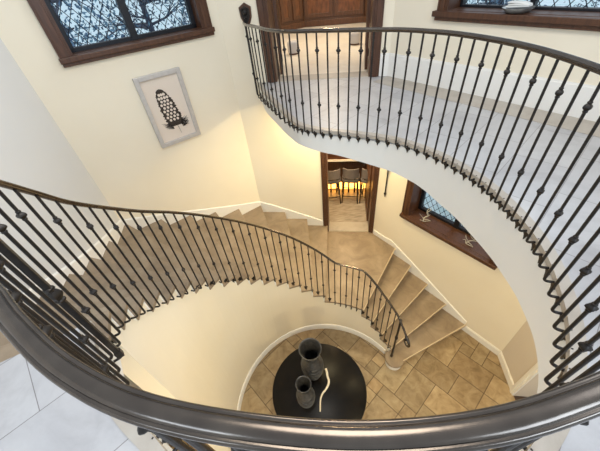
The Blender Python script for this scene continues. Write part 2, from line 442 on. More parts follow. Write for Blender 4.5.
# beige edging stone along the drop, and along the right wall
mb = MB(); L0, L1 = inset(fl, -.012), inset(fl, .05); V, F = [], []
for (t, p), (t2, q) in zip(L0, L1): V += [(p[0], p[1], ZU+.003), (q[0], q[1], ZU+.003), (p[0], p[1], ZU-.035), (q[0], q[1], ZU-.035)]
for i in range(len(L0)-1):
    a, b = 4*i, 4*i+4; F += [(a, a+1, b+1, b), (a+2, b+2, b+3, a+3), (a, b, b+2, a+2), (a+1, a+3, b+3, b+1)]
F += [(0, 2, 3, 1), (len(V)-4, len(V)-3, len(V)-1, len(V)-2)]
structure(mb.add(V, F).build('trim_1', M['border'], smooth=False))
structure(MB().box(sC0+.02, -.34, ZU-.03, sC1-.02, -.012, ZU+.002, FC).build('trim_2', M['border']))
# curved plaster face under the edge
mb = MB(); V, F = [], []
for (t, p) in fl:
    q = pol(t, .001); zb = ZC-interp(FBOT, math.degrees(t))
    d = (Vector((p[0]-CX, p[1]-CY, 0))).normalized()
    V += [(p[0], p[1], ZU-.004), (p[0], p[1], zb), (p[0]+d.x*.14, p[1]+d.y*.14, zb), (p[0]+d.x*.14, p[1]+d.y*.14, ZU-.004)]
for i in range(len(fl)-1):
    a, b = 4*i, 4*i+4
    for j in range(4): F.append((a+j, a+(j+1) % 4, b+(j+1) % 4, b+j))
F += [(0, 1, 2, 3), tuple(len(V)-4+j for j in (3, 2, 1, 0))]
structure(mb.add(V, F).build('wall_balcony_face', M['white'], smooth=True))
# soffit under the landing
sofl = [(t, p) for t, p in inset(fl, .12)]
o = ring('ceiling', sofl, ZU-.20, ZU-.07, M['white'], out=lambda t: outer(t)); structure(o)

# ------------------------------------------------------------------ stairs
TH = [205.5-7.75*i for i in range(17)]          # the upper flight, 16 treads
RI = 1.455
st = tag(empty('staircase'), 'curved stone staircase sweeping down from the upper landing to the tiled hall', 'stairs')
def wedge(a, b, r0, r1f, z0, z1):
    """plan sector between two angles (degrees)"""
    L = cuts(R(a), R(b), R(2)); n = len(L); V, F = [], []
    for t in L:
        i, o = pol(t, r0), pol(t, r1f(t)); V += [(*i, z1), (*o, z1), (*i, z0), (*o, z0)]
    for i in range(n-1):
        p, q = 4*i, 4*i+4; F += [(p, p+1, q+1, q), (p+2, q+2, q+3, p+3), (p, q, q+2, p+2), (p+1, p+3, q+3, q+1)]
    F += [(0, 2, 3, 1), (len(V)-4, len(V)-3, len(V)-1, len(V)-2)]
    return V, F
steps = []                                        # (from, to, top)
for i in range(16): steps.append((TH[i], TH[i+1], ZU-RISE*(i+1)))
TL = [55.0, 47.4, 39.2, 30.5, 22.0]
steps.append((TH[16], TL[0], ZL))
for k in range(4): steps.append((TL[k], TL[k+1], ZL-RISE*(k+1)))
wall_out = lambda t: outer(t, .004)
for i, (a, b, z) in enumerate(steps):
    nm = 'landing' if i == 16 else 'tread'
    if i == len(steps)-1:                          # bottom step with a round inner end
        mb = MB(); V, F = wedge(a, b-1.0, RI-.012, wall_out, z-.045, z); mb.add(V, F)
        V, F = wedge(b-1.0, b-1.4, RI+.10, wall_out, z-.042, z-.001); MB().add(V, F).build('lit_nosing', M['lit_nosing'], st)
        c0 = pol(R(25.0), RI-.0)
        mb.lathe([(0, z-.0015), (.155, z-.0015), (.165, z-.012), (.165, z-.035), (.155, z-.045), (0, z-.045)], 32, c=(c0[0], c0[1], 0))
        mb.build(nm, M['tread'], st)
        mb = MB(); V, F = wedge(a, b, RI, wall_out, z-RISE+.001, z-.045); mb.add(V, F)
        mb.lathe([(.14, z-.047), (.14, z-RISE+.001), (.0, z-RISE+.001)], 32, c=(c0[0], c0[1], 0)); mb.build('riser', M['trim'], st)
        continue
    dn, V, F = math.degrees(.013/2.2), [], []
    if i >= 16: V, F = wedge(b-1.0, b-1.0-dn, RI-.010, wall_out, z-.038, z-.001); i < 16 or MB().add(V, F).build('lit_nosing', M['lit_nosing'], st)  # thin strip carrying the painted edge highlight, landing and lower steps only
    V, F = wedge(a, b-1.0, RI-.012, wall_out, z-.04, z)
    MB().add(V, F).build(nm, M['tread'], st, bevel=.006)
    V, F = wedge(b+.8, b, RI-.001, wall_out, z-RISE+.001, z-.04)
    MB().add(V, F).build('riser', M['trim'], st)
V, F = wedge(TH[0]+.8, TH[0], RI-.001, wall_out, ZU-RISE+.001, ZU-.06); MB().add(V, F).build('riser', M['trim'], st)
# white skirting that climbs the outer walls
zl = []
for i, (a, b, z) in enumerate(steps): zl += [(a, z+.0), ]
def nose(t):
    """height of the skirting's top over the angle t (degrees)"""
    if t >= TH[16]: return ZU-RISE*(TH[0]-t)/7.75+.02
    if t >= TL[0]+1: return ZL+.02
    return max(ZL-RISE*(TL[0]-t)/8.25+.02, .02)
mb = MB(); V, F = [], []
def door_t(s): 
    p = FB(Vector((s, 0, 0))); return math.atan2(p.y-CY, p.x-CX)
tdl, tdr = door_t(DL[0]-.09), door_t(DL[1]+.09)
sk = None
def skirt(L):
  mb = MB(); V, F = [], []
  for t in L:
    dg = math.degrees(t); z = nose(dg)
    o0, o1 = pol(t, outer(t, .022)), pol(t, outer(t, .003)); V += [(*o0, z+.085), (*o1, z+.10), (*o1, max(0.002, z-.40)), (*o0, max(0.002, z-.40))]
  for i in range(len(L)-1):
    a, b = 4*i, 4*i+4
    for j in range(4): F.append((a+j, a+(j+1) % 4, b+(j+1) % 4, b+j))
  mb.add(V, F+[(0, 1, 2, 3), tuple(len(V)-4+j for j in (3, 2, 1, 0))]).build('skirting', M['trim'], st)
skirt(cuts(R(205.5), tdl, R(2.5))); skirt(cuts(tdr, R(21.0), R(2.5)))
# the inner drum wall that carries the steps
mb = MB()
for i, (a, b, z) in enumerate(steps):
    if i == 0: a = 203.6
    V, F = wedge(a, b, RI, lambda t: RI+.12, 0, z-.041); mb.add(V, F)
structure(mb.build('wall_drum', M['cream'], smooth=True, angle=20))
mb = MB(); V, F = [], []
L = cuts(R(203.6), R(33), R(2))
prof = [(RI, 0), (RI-.022, 0), (RI-.022, .11), (RI-.012, .135), (RI, .14)]
for t in L: V += [(*pol(t, r), z+.001) for r, z in prof]
k = len(prof)
for i in range(len(L)-1):
    for j in range(k): F.append((i*k+j, i*k+(j+1) % k, (i+1)*k+(j+1) % k, (i+1)*k+j))
F += [tuple(range(k)), tuple(len(V)-k+j for j in range(k))]
structure(mb.add(V, F).build('baseboard_drum', M['trim'], smooth=True, angle=30))

# ------------------------------------------------------------------ straight baseboards
def baseboard(name, T, s0, s1, z, h=.15, th=.02):
    mb = MB(); mb.box(s0, -th, z+.001, s1, -.001, z+h-.02, T); mb.box(s0, -th*.6, z+h-.02, s1, -.001, z+h, T)
    return structure(mb.build(name, M['trim']))
baseboard('baseboard_right', FC, s_of(NC, pol(R(21), outer(R(21)))), sC1, 0, .16)
baseboard('baseboard_upper_right', FC, sC0, sC1, ZU, .30, .022)
baseboard('baseboard_upper_far', FB, DU[1]+.12, sB1, ZU, .30, .022)
baseboard('baseboard_hall', FE, sE0, sE0+.56, 0, .16)

# ------------------------------------------------------------------ ground floor: random-ashlar travertine
def ashlar(x0, x1, y0, y1, u, seed):
    rnd = random.Random(seed); nx, ny = int((x1-x0)/u), int((y1-y0)/u); g = [[0]*ny for _ in range(nx)]; res = []
    sizes = [(3, 2), (2, 3), (2, 2), (2, 1), (1, 2), (1, 1)]
    for j in range(ny):
        for i in range(nx):
            if g[i][j]: continue
            w = rnd.random()
            order = sizes[:] if w < .24 else sizes[1:]+sizes[:1] if w < .42 else sizes[2:]+sizes[:2] if w < .68 else sizes[5:] if w < .84 else sizes[3:]
            for (a, b) in order+[(1, 1)]:
                if i+a <= nx and j+b <= ny and all(not g[i+p][j+q] for p in range(a) for q in range(b)):
                    for p in range(a):
                        for q in range(b): g[i+p][j+q] = 1
                    res.append((x0+i*u, y0+j*u, x0+(i+a)*u, y0+(j+b)*u)); break
    return res
ca, sa = math.cos(R(39.5)), math.sin(R(39.5))
def inside(p):
    return all(n[0]*p[0]+n[1]*p[1] <= d+.25 for n, d in WALLS)
V, F, MI, TN = [], [], [], []
def poly_clip(P):
    for n, d in WALLS:
        d = d+(.05 if n != NE else .0); out = []
        for i in range(len(P)):
            a, b = P[i], P[(i+1) % len(P)]; fa, fb = n[0]*a[0]+n[1]*a[1]-d, n[0]*b[0]+n[1]*b[1]-d
            if fa <= 0: out.append(a)
            if fa*fb < 0: k = fa/(fa-fb); out.append((a[0]+(b[0]-a[0])*k, a[1]+(b[1]-a[1])*k))
        P = out
        if len(P) < 3: return []
    return P
rnd = random.Random(3)
for (x0, y0, x1, y1) in ashlar(-6.0, 6.4, -6.0, 6.4, .205, 11):
    g = .0048
    P = [(x0+g, y0+g), (x1-g, y0+g), (x1-g, y1-g), (x0+g, y1-g)]
    P = poly_clip([(CX+x*ca-y*sa, CY+x*sa+y*ca) for x, y in P])
    if not P: continue
    n = len(V); V += [(*p, 0.0) for p in P]; F.append(tuple(range(n, n+len(P)))); MI.append(0)
    b = rnd.uniform(.74, 1.24); w = rnd.uniform(-.10, .08); TN.append((b, b*(1+w*.5), b*(1+w), 1))
P = poly_clip([(-6, -6), (6, -6), (6, 7), (-6, 7)])
n = len(V); V += [(*p, -.004) for p in P]; F.append(tuple(range(n, n+len(P)))); MI.append(1); TN.append((1, 1, 1, 1))
n = len(V); V += [(*p, -.08) for p in P]; F.append(tuple(range(n+len(P)-1, n-1, -1))); MI.append(1); TN.append((1, 1, 1, 1))
mb = MB(); mb.v, mb.f, mb.m = V, F, MI
fo = structure(mb.build('floor', [M['travertine'], M['grout']]))
at = fo.data.color_attributes.new('tone', 'FLOAT_COLOR', 'CORNER'); li = 0
for p, tn in zip(fo.data.polygons, TN):
    for l in p.loop_indices: at.data[l].color = tn
for p in fo.data.polygons:
    if p.normal.z < 0 and p.material_index == 0: p.flip()

# ------------------------------------------------------------------ windows
def clip_seg(a, b, x0, z0, x1, z1):
    t0, t1 = 0, 1; dx, dz = b[0]-a[0], b[1]-a[1]
    for p, q in ((-dx, a[0]-x0), (dx, x1-a[0]), (-dz, a[1]-z0), (dz, z1-a[1])):
        if abs(p) < 1e-9:
            if q < 0: return None
        else:
            r = q/p
            if p < 0: t0 = max(t0, r)
            else: t1 = min(t1, r)
    if t0 >= t1: return None
    return (a[0]+dx*t0, a[1]+dz*t0), (a[0]+dx*t1, a[1]+dz*t1)
def window(name, T, op, rec, mull, nose_len, sill_d, horn, case=.10, pitch=.11, fw=.055, panes_dark=False):
    s0, s1, z0, z1 = op
    w = structure(empty(name, T(Vector(((s0+s1)/2, 0, z0)))))
    inv = w.location
    def B(mb, nm, m, par=w, **k):
        o = mb.build(nm, m, None, **k); o.parent = par
        o.matrix_parent_inverse = Matrix.Translation(-inv) if par is w else Matrix.Identity(4)
        return o
    # wooden casing on the wall and lining of the recess
    mb = MB()
    for (a, b) in ((s0-case, s0), (s1, s1+case)):
        mb.box(a, -.028, z0-.02, b, 0, z1, T); mb.box(a+.02, -.040, z0-.02, b-.02, -.028, z1, T)
        e0 = a if a < s0 else b; sg = 1 if a < s0 else -1
        mb.box(min(e0, e0+sg*.022), -.05, z0-.02, max(e0, e0+sg*.022), -.028, z1, T)
    mb.box(s0-case, -.028, z1, s1+case, 0, z1+case, T)
    B(mb, 'window_casing', M['wood'], bevel=.004)
    mb = MB(); mb.box(s0-.001, -.02, z0, s0+.018, rec, z1, T); mb.box(s1-.018, -.02, z0, s1+.001, rec, z1, T); mb.box(s0, -.02, z1-.018, s1, rec, z1, T)
    B(mb, 'window_lining', M['wood'])
    mb = MB(); mb.box(s0-case-horn, -nose_len, z0-.055, s1+case+horn, 0, z0, T); mb.box(s0, -.001, z0-.045, s1, sill_d, z0+.004, T)
    mb.box(s0-case-horn*.4, -nose_len*.6, z0-.095, s1+case+horn*.4, 0, z0-.055, T)
    B(mb, 'window_sill', M['wood'], bevel=.006)
    S = [s0+.018]+list(mull)+[s1-.018]
    mb = MB(); r0, r1 = rec-.045, rec+.03
    mb.box(s0+.018, r0, z0, s0+.018+fw, r1, z1-.018, T); mb.box(s1-.018-fw, r0, z0, s1-.018, r1, z1-.018, T)
    mb.box(s0+.018, r0, z0, s1-.018, r1, z0+fw*.9, T); mb.box(s0+.018, r0, z1-.018-fw, s1-.018, r1, z1-.018, T)
    for q in mull: mb.box(q-fw*.8, r0-.01, z0, q+fw*.8, r1, z1-.018, T)
    B(mb, 'window_frame', M['black'], bevel=.004)
    for a, b in zip(S, S[1:]):
        x0 = a+(fw if a == S[0] else fw*.8)-.004; x1 = b-(fw if b == S[-1] else fw*.8)+.004; y0, y1 = z0+fw*.9-.004, z1-.018-fw+.004
        p = MB().box(x0, rec-.004, y0, x1, rec, y1, T); po = B(p, 'pane', M['glass'])
        mb = MB(); h = y1-y0
        k = -h
        asp = 1.5
        while k < (x1-x0)+h:
            for sg in (1, -1):
                q = clip_seg((x0+k, y0 if sg > 0 else y1), (x0+k+h/asp, y1 if sg > 0 else y0), x0, y0, x1, y1)
                if q: 
                    (ax, az_), (bx, bz) = q
                    if abs(ax-bx) < .01: continue
                    mb.tube([T(Vector((ax, rec-.008, az_))), T(Vector((bx, rec-.008, bz)))], .0042, 5)
            k += pitch
        lo = mb.build('leading', M['lead'], None); lo.parent = po
        lo.matrix_parent_inverse = po.matrix_parent_inverse.copy() if False else Matrix.Identity(4)
        lo.matrix_parent_inverse = (Matrix.Translation(inv) @ Matrix.Translation(-inv))
    return w
window('window_1', FA, WA, .20, [1.06], .075, .18, .015, pitch=.11, case=.125)
window('window_2', FC, WCU, .27, [-1.48, -.74], .075, .25, .04, pitch=.13, fw=.03)
window('window_3', FC, WCL, .33, [-1.47], .075, .31, .015, pitch=.11)

# ------------------------------------------------------------------ doorways
def door_lining(name, T, op, th, case=.115, m='wood'):
    s0, s1, z0, z1 = op; mb = MB()
    for a, b in ((s0-case, s0+.0), (s1, s1+case)):
        mb.box(a, -.03, z0+.001, b, 0, z1, T); mb.box(a+.025, -.045, z0+.001, b-.025, -.03, z1, T)
    mb.box(s0-case, -.03, z1, s1+case, 0, z1+case, T)
    mb.box(s0-.0, -.02, z0+.001, s0+.028, th, z1, T); mb.box(s1-.028, -.02, z0+.001, s1, th, z1, T); mb.box(s0, -.02, z1-.028, s1, th, z1, T)
    return structure(mb.build(name, M[m], bevel=.004))
door_lining('trim_3', FB, DU, .30)
door_lining('trim_4', FB, DL, .30, case=.085)
def leaf(name, T, hinge_s, z0, w, h, sgn, ang, inset_out, glassy=False):
    """door leaf opened into the room beyond"""
    hp = T(Vector((hinge_s, inset_out, z0)))
    u = (T(Vector((1, 0, 0)))-T(Vector((0, 0, 0)))).normalized()*sgn
    v = (T(Vector((0, 1, 0)))-T(Vector((0, 0, 0)))).normalized()
    d = u*math.cos(ang)+v*math.sin(ang); nrm = Vector((-d.y, d.x, 0))
    o = structure(empty(name, hp)); o.rotation_euler.z = math.atan2(d.y, d.x)
    mb = MB(); t = .022
    mb.box(0, -t, .012, .11, t, h); mb.box(w-.11, -t, .012, w, t, h); mb.box(.11, -t, .012, w-.11, t, .24); mb.box(.11, -t, h-.13, w-.11, t, h); mb.box(.11, -t, h*.46, w-.11, t, h*.46+.12)
    mb.build('door_frame', M['wood'], o, bevel=.003)
    MB().box(.105, -.010, .23, w-.105, .010, h-.12).build('door_panel', M['wood2'], o)
    for sd in (-1, 1):
        mb = MB(); mb.box(w-.075, sd*t, h*.44, w-.035, sd*(t+.008), h*.44+.22); mb.tube([(w-.055, sd*(t+.006), h*.44+.13), (w-.055, sd*(t+.05), h*.44+.13), (w-.07, sd*(t+.06), h*.44+.13), (w-.16, sd*(t+.06), h*.44+.125)], .009, 8)
        mb.build('door_handle', M['iron'], o, smooth=True)
    for hz in (.25, h*.5, h-.25): MB().tube([(0, -.03, hz-.05), (0, -.03, hz+.05)], .009, 8).build('hinge', M['iron'], o, smooth=True)
    return o
leaf('door_1', FB, DU[0]+.05, ZU, .62, 2.2, 1, R(99), .34)
leaf('door_2', FB, DU[1]-.05, ZU, .62, 2.2, -1, R(92), .34)
leaf('door_3', FB, DL[1]-.03, ZL, .86, 2.06, -1, R(89), .34)
# thresholds
structure(MB().box(DL[0]+.02, 0.003, ZL-.05, DL[1]-.02, .30, ZL+.010, FB).build('trim_5', M['border']))
structure(MB().box(DU[0]+.02, 0.003, ZU-.05, DU[1]-.02, .27, ZU+.004, FB).build('trim_6', M['border']))
# white casing of the ground floor opening, and the passage behind it
e0, e1 = sE0+.66, sE0+1.75; mb = MB()
mb.box(e0-.10, -.025, .001, e0, 0, 2.3, FE); mb.box(e1, -.025, .001, e1+.10, 0, 2.3, FE); mb.box(e0-.10, -.025, 2.3, e1+.10, 0, 2.4, FE)
mb.box(e0-.075, -.038, .001, e0-.03, -.025, 2.3, FE)
structure(mb.build('trim_7', M['trim'], bevel=.003))
structure(MB().box(e0-1.0, 0.002, -.06, e1+1, 2.6, -.001, FE).build('floor_passage', M['mat_brown']))
structure(MB().box(e0-.8, 2.4, 0, e1+1, 2.5, 3.6, FE).build('wall_passage', M['cream']))

# ------------------------------------------------------------------ room behind the upper doorway
structure(MB().box(DU[0]-1.6, .27, ZU-.06, DU[1]+1.6, 6.2, ZU, FB).build('floor_bar_room', M['border'] if False else stone('pale_polished_stone', [(.74, .66, .54), (.80, .73, .62), (.84, .78, .68)], 2.5, .28)))
structure(MB().box(DU[0]-1.7, 5.3, ZU, DU[1]+1.7, 5.4, ZT+.6, FB).build('wall_bar_room', M['wood2']))
structure(MB().box(DU[0]-1.15, .27, ZU, DU[0]-1.05, 5.3, ZT+.6, FB).build('wall_bar_room_left', M['cream']))
structure(MB().box(DU[1]+1.0, .27, ZU, DU[1]+1.1, 5.3, ZT+.6, FB).build('wall_bar_room_right', M['cream']))
def cabinet(c, rz, w, ndoor, label):
    o = tag(empty('cabinet', c, rz), label, 'cabinet', None)
    MB().box(-w/2, 0, 0.002, w/2, .5, 2.3).build('cabinet_body', M['wood2'], o, bevel=.004)
    MB().box(-w/2-.01, -.03, 0.002, w/2+.01, 0, .14).build('plinth', M['wood'], o, bevel=.006)
    dw = w/ndoor
    for i in range(ndoor):
        x0 = -w/2+dw*i+.03; x1 = x0+dw-.06
        for zz0, zz1 in ((.20, 1.15), (1.2, 2.2)):
            mb = MB(); f = .085
            mb.box(x0, -.03, zz0, x0+f, 0, zz1); mb.box(x1-f, -.03, zz0, x1, 0, zz1); mb.box(x0+f, -.03, zz0, x1-f, 0, zz0+f); mb.box(x0+f, -.03, zz1-f, x1-f, 0, zz1)
            d = mb.build('cabinet_door', M['wood'], o, bevel=.004)
            MB().box(x0+f-.005, -.016, zz0+f-.005, x1-f+.005, -.004, zz1-f+.005).build('raised_panel', M['panel'], d, bevel=.003)
            MB().lathe([(0, .03), (.012, .026), (.014, .015), (.006, .008), (.006, 0)], 10, T=lambda p: Vector((x1-.04 if i % 2 == 0 else x0+.04, -.03-p.z, zz0+.5+p.x)) if True else p).build('knob', M['iron'], d, smooth=True)
    return o
um = (DU[0]+DU[1])/2
pc = FB(Vector((um+.04, 4.55, ZU)))
rzB = -R(11)
cabinet(pc, rzB, 1.55, 2, 'dark wood bar cabinet with two knotty panels in the middle of the far bay')
ddx = Vector((math.cos(rzB), math.sin(rzB), 0)); ddy = Vector((-math.sin(rzB), math.cos(rzB), 0))
wl = .70; an = R(38)
pl_ = pc-ddx*(.775+.5*wl*math.cos(an)+.01)-ddy*(.5*wl*math.sin(an)+.0)
pr_ = pc+ddx*(.775+.5*wl*math.cos(an)+.01)-ddy*(.5*wl*math.sin(an)+.0)
cabinet(pl_, rzB+an, wl, 2, 'dark wood cabinet angled at the left end of the bay behind the upper doorway')
cabinet(pr_, rzB-an, wl, 2, 'dark wood cabinet angled at the right end of the bay, nearest the open right door')
def pouf(p, label):
    o = tag(empty('footstool', p), label, 'footstool')
    MB().lathe([(0, .22), (.09, .217), (.105, .205), (.11, .18), (.11, .06), (.10, .03), (0, .03)], 28).build('cushion', M['pouf'], o, smooth=True, angle=50)
    MB().lathe([(0, .03), (.095, .03), (.095, 0.002), (0, .002)], 24).build('base', M['wood'], o)
pouf(FB(Vector((um-.66, 1.70, ZU))), 'small round grey footstool beside the left open door of the bar room')
pouf(FB(Vector((um+.54, 2.15, ZU))), 'small round grey footstool near the right jamb of the upper doorway')

# ------------------------------------------------------------------ room behind the lower doorway
lm = (DL[0]+DL[1])/2
structure(MB().box(DL[0]-.9, .30, ZL-.06, DL[1]+.9, 3.1, ZL, FB).build('floor_lower_room', M['woodfloor']))
structure(MB().box(DL[0]-.9, 3.0, ZL, DL[1]+.9, 3.1, 3.55, FB).build('wall_lower_room', M['wood2']))
structure(MB().box(DL[0]-.9, .27, ZL, DL[0]-.8, 3.0, 3.55, FB).build('wall_lower_room_left', M['cream']))
structure(MB().box(DL[1]+.8, .27, ZL, DL[1]+.9, 3.0, 3.55, FB).build('wall_lower_room_right', M['cream']))
structure(MB().box(DL[0]-.9, .27, 3.56, DL[1]+.9, 3.1, 3.66, FB).build('ceiling_lower_room', M['cream']))
ctr = FB(Vector((lm, 1.46, ZL)))
bo = tag(empty('bar_counter', ctr, rzB), 'bar counter with pale top and amber light strip behind posts, seen through the lower doorway', 'counter')
MB().box(-1.1, .14, .002, 1.1, .5, 1.0).build('counter_body', M['wood2'], bo)
MB().box(-1.15, -.12, 1.0, 1.15, .55, 1.04).build('counter_top', M['wood2'], bo, bevel=.006)
MB().box(-1.15, -.15, 1.0, 1.15, -.121, 1.045).build('counter_edge', M['counter'], bo)
MB().box(-1.08, .09, .05, 1.08, .138, .24).build('light_strip', M['amber'], bo)
for i in range(15): MB().box(-1.06+i*.15, .0, .002, -1.02+i*.15, .04, .34).build('post', M['black'], bo)
MB().box(-1.1, -.02, .34, 1.1, .06, .38).build('foot_rail', M['black'], bo)
def stool(p, rz, label):
    o = tag(empty('bar_stool', p, rz), label, 'stool', None)
    for sx in (-1, 1):
        for sy in (-1, 1): MB().tube([(sx*.19, sy*.19, .002), (sx*.15, sy*.15, .60)], .013, 8).build('leg', M['black'], o, smooth=True)
    mb = MB()
    for a, b in (((-1, -1), (1, -1)), ((1, -1), (1, 1)), ((1, 1), (-1, 1)), ((-1, 1), (-1, -1))): mb.tube([(a[0]*.178, a[1]*.178, .2), (b[0]*.178, b[1]*.178, .2)], .010, 6)
    mb.build('stretcher', M['black'], o, smooth=True)
    mb = MB(); mb.prism([(.21*math.copysign(abs(math.cos(t))**.6, math.cos(t)), .20*math.copysign(abs(math.sin(t))**.6, math.sin(t))) for t in [2*PI*i/32 for i in range(32)]], .60, .68)
    mb.build('seat', M['grey_fabric'], o, bevel=.02)
    mb = MB(); n = 13; V = []
    for i in range(n):
        a = R(-140+100*i/(n-1)); 
        for (r, z) in ((.215, .74), (.215, .98), (.245, .98), (.245, .74)): V.append((r*math.cos(a), r*math.sin(a)*.95, z-.0))
    F = [(4*i+j, 4*i+(j+1) % 4, 4*i+4+(j+1) % 4, 4*i+4+j) for i in range(n-1) for j in range(4)]+[(0, 1, 2, 3), tuple(4*n-4+j for j in (3, 2, 1, 0))]
    bk = mb.add(V, F).build('backrest', M['grey_fabric'], o, bevel=.01)
    for a in (-122, -58): MB().tube([(.17*math.cos(R(a)), .17*math.sin(R(a)), .62), (.228*math.cos(R(a)), .218*math.sin(R(a)), .80)], .010, 6).build('back_post', M['black'], o, smooth=True)
stool(FB(Vector((lm-.40, 1.16, ZL))), rzB+R(8), 'grey upholstered bar stool at the left of the lower doorway view')
stool(FB(Vector((lm+.05, 1.20, ZL))), rzB-R(5), 'grey upholstered bar stool standing centred in the lower doorway view')
stool(FB(Vector((lm+.50, 1.15, ZL))), rzB-R(14), 'grey upholstered bar stool nearest the open lower door')

# ------------------------------------------------------------------ wall sconce with a pointed tail
scs = sB_of_px(.345, .93); 
def sconce():
    q = FC(Vector((sC0+.24, 0, 0)))
    o = tag(empty('wall_sconce', q+Vector((0, 0, 2.4))), 'black iron wall sconce with pointed tail beside the lower doorway, mostly hidden by the balcony', 'lamp')
    n_in = Vector((-NC[0], -NC[1], 0))
    mb = MB(); mb.tube([n_in*.02+Vector((0, 0, .60)), n_in*.02+Vector((0, 0, -.28))], .012, 8)
    mb.build('back_bar', M['iron'], o, smooth=True)
    MB().lathe([(.0, .05), (.012, .03), (.026, 0), (.014, -.035), (.0, -.09)], 10, T=lambda p: p+n_in*.02+Vector((0, 0, -.28))).build('finial', M['iron'], o, smooth=True)
    MB().tube([n_in*.02+Vector((0, 0, .40)), n_in*.12+Vector((0, 0, .36)), n_in*.16+Vector((0, 0, .46))], .008, 8).build('arm', M['iron'], o, smooth=True)
    MB().lathe([(0, 0), (.05, .0), (.075, .18), (.07, .18), (.046, .008), (0, .008)], 16, T=lambda p: p+n_in*.16+Vector((0, 0, .47))).build('lamp_shade', M['bulb'], o, smooth=True)
sconce()

# ------------------------------------------------------------------ table and what stands on it
TX, TY = .0, 1.66
tb = tag(empty('round_table', (TX, TY, 0)), 'round black lacquered table in the middle of the tiled hall', 'table')
MB().lathe([(0, .765), (.694, .765), (.702, .760), (.704, .750), (.704, .728), (.698, .722), (.0, .722)], 72).build('tabletop', M['table'], tb, smooth=True, angle=40)
MB().lathe([(.66, .722), (.66, .64), (.63, .64), (.63, .722)], 48).build('apron', M['table'], tb, smooth=True)
MB().lathe([(.0, .70), (.12, .70), (.085, .62), (.07, .45), (.11, .30), (.13, .2), (.09, .12), (.16, .08), (.0, .08)], 24).build('pedestal', M['table'], tb, smooth=True)
MB().lathe([(0, .085), (.30, .07), (.34, .04), (.34, .002), (0, .002)], 36).build('base', M['table'], tb, smooth=True)
ZTB = .766
def vase(p, H, s, label, mouth=1.0):
    o = tag(empty('vase', (*p, ZTB)), label, 'vase')
    out = [(0, 0), (.105, 0), (.118, .02), (.150, .12), (.170, .24), (.168, .34), (.145, .44), (.112, .51), (.098, .545), (.100, .58), (.122, .66), (.150, .735), (.160, .76)]
    out = [(r*(mouth if z > .5 else 1-(1-mouth)*max(0, (z-.38)/.12)), z) for r, z in out]
    body = [(r*s, z/.76*H) for r, z in out]
    inn = [((r-.010)*s, z/.76*H) for r, z in out[::-1] if r > .02]
    inn[-1] = (inn[-1][0], .012)
    MB().lathe(body+[((.163)*s*mouth, H+.004), ((.155)*s*mouth, H+.004)]+inn+[(0, .012)], 40, rmod=lambda a, z: 1+.004*math.sin(22*a)).build('body', M['vase'], o, smooth=True, angle=60)
    mb = MB()
    for zf in (.11, .20, .285): 
        # ribs round the belly
        r = [q for q in body if q[1] <= zf/.76*H*2][-1][0]
    for k in range(5):
        zz = (.13+.07*k); 
        for (ra, za), (rb, zb) in zip(out[1:], out[2:]):
            if za <= zz <= zb: r = ra+(rb-ra)*(zz-za)/(zb-za)
        mb.lathe([(r*s-.002, zz/.76*H-.005), (r*s+.004, zz/.76*H), (r*s-.002, zz/.76*H+.005)], 40)
    mb.build('ribs', M['vase'], o, smooth=True)
    return o
vase((-.058, 1.885), .83, .97, 'taller dark pewter vase with flared mouth, farther back on the black table')
vase((-.195, 1.500), .68, .76, 'shorter dark pewter vase with narrow neck, nearer the front of the black table', .84)
pts = [(.140, 1.925, .0), (.150, 1.87, .0), (.150, 1.81, .0), (.162, 1.75, .0), (.145, 1.69, .0), (.100, 1.63, .0), (.045, 1.58, .0), (.010, 1.52, .0), (-.006, 1.45, .0), (-.02, 1.35, .0)]
pp = catmull([Vector((x, y, ZTB+.02)) for x, y, z in pts], .015); n = len(pp)
ho = MB().tube(pp, [.019*(1-.55*(i/n)**1.5) for i in range(n)], 12).build('horn_ornament', M['bone'], smooth=True)
tag(ho, 'pale wavy horn lying on the black table beside the dark vases', 'ornament')

# ------------------------------------------------------------------ framed feather
s0, s1, zb, zt = .79, 1.43, ZC-1.98, ZC-.99
fo_ = tag(empty('picture_frame', FA(Vector(((s0+s1)/2, 0, zb)))), 'silver framed black feather print hanging below the tall left window', 'picture')
def PB(mb, nm, m, par=None, **k):
    o = mb.build(nm, m, None, **k); o.parent = par or fo_
    if par is None: o.matrix_parent_inverse = Matrix.Translation(-fo_.location)
    return o
mb = MB(); f = .060; dp = .045
for a, b, c, d in ((s0, s0+f, zb, zt), (s1-f, s1, zb, zt), (s0+f, s1-f, zb, zb+f), (s0+f, s1-f, zt-f, zt)): mb.box(a, -dp, c, b, -.002, d, FA)
PB(mb, 'frame', M['silver'], bevel=.006)
PB(MB().box(s0+f-.004, -.016, zb+f-.004, s1-f+.004, -.004, zt-f+.004, FA), 'print_sheet', M['paper'])
cs, cz = (s0+s1)/2+.01, (zb+zt)/2-.02
mb = MB(); rnd = random.Random(5)
tip, bot = .31, -.17
def halfw(v):
    k = (v-bot)/(tip-bot); return .118*math.sin(min(1, max(0, 1-k)**.50)*PI*.5)*(1 if k > .12 else .75+k*2)*(.86+.14*k)
L_ = []
N_ = 60
for i in range(N_+1):
    v = bot+(tip-bot)*i/N_; L_.append((v, halfw(v)*(1+rnd.uniform(-.10, .12))+.004, halfw(v)*(1+rnd.uniform(-.10, .12))+.004))
lean = lambda v: -.035*(v-bot)/(tip-bot)*2+.02
TF = lambda x, v, o: FA(Vector((cs-.008+(x+lean(v))*1.12, o, cz+v*1.12-.035)))
V = []; F = []
for v, a, b in L_: V += [TF(-a, v, -.0175), TF(b, v, -.0175), TF(-a, v, -.0162), TF(b, v, -.0162)]
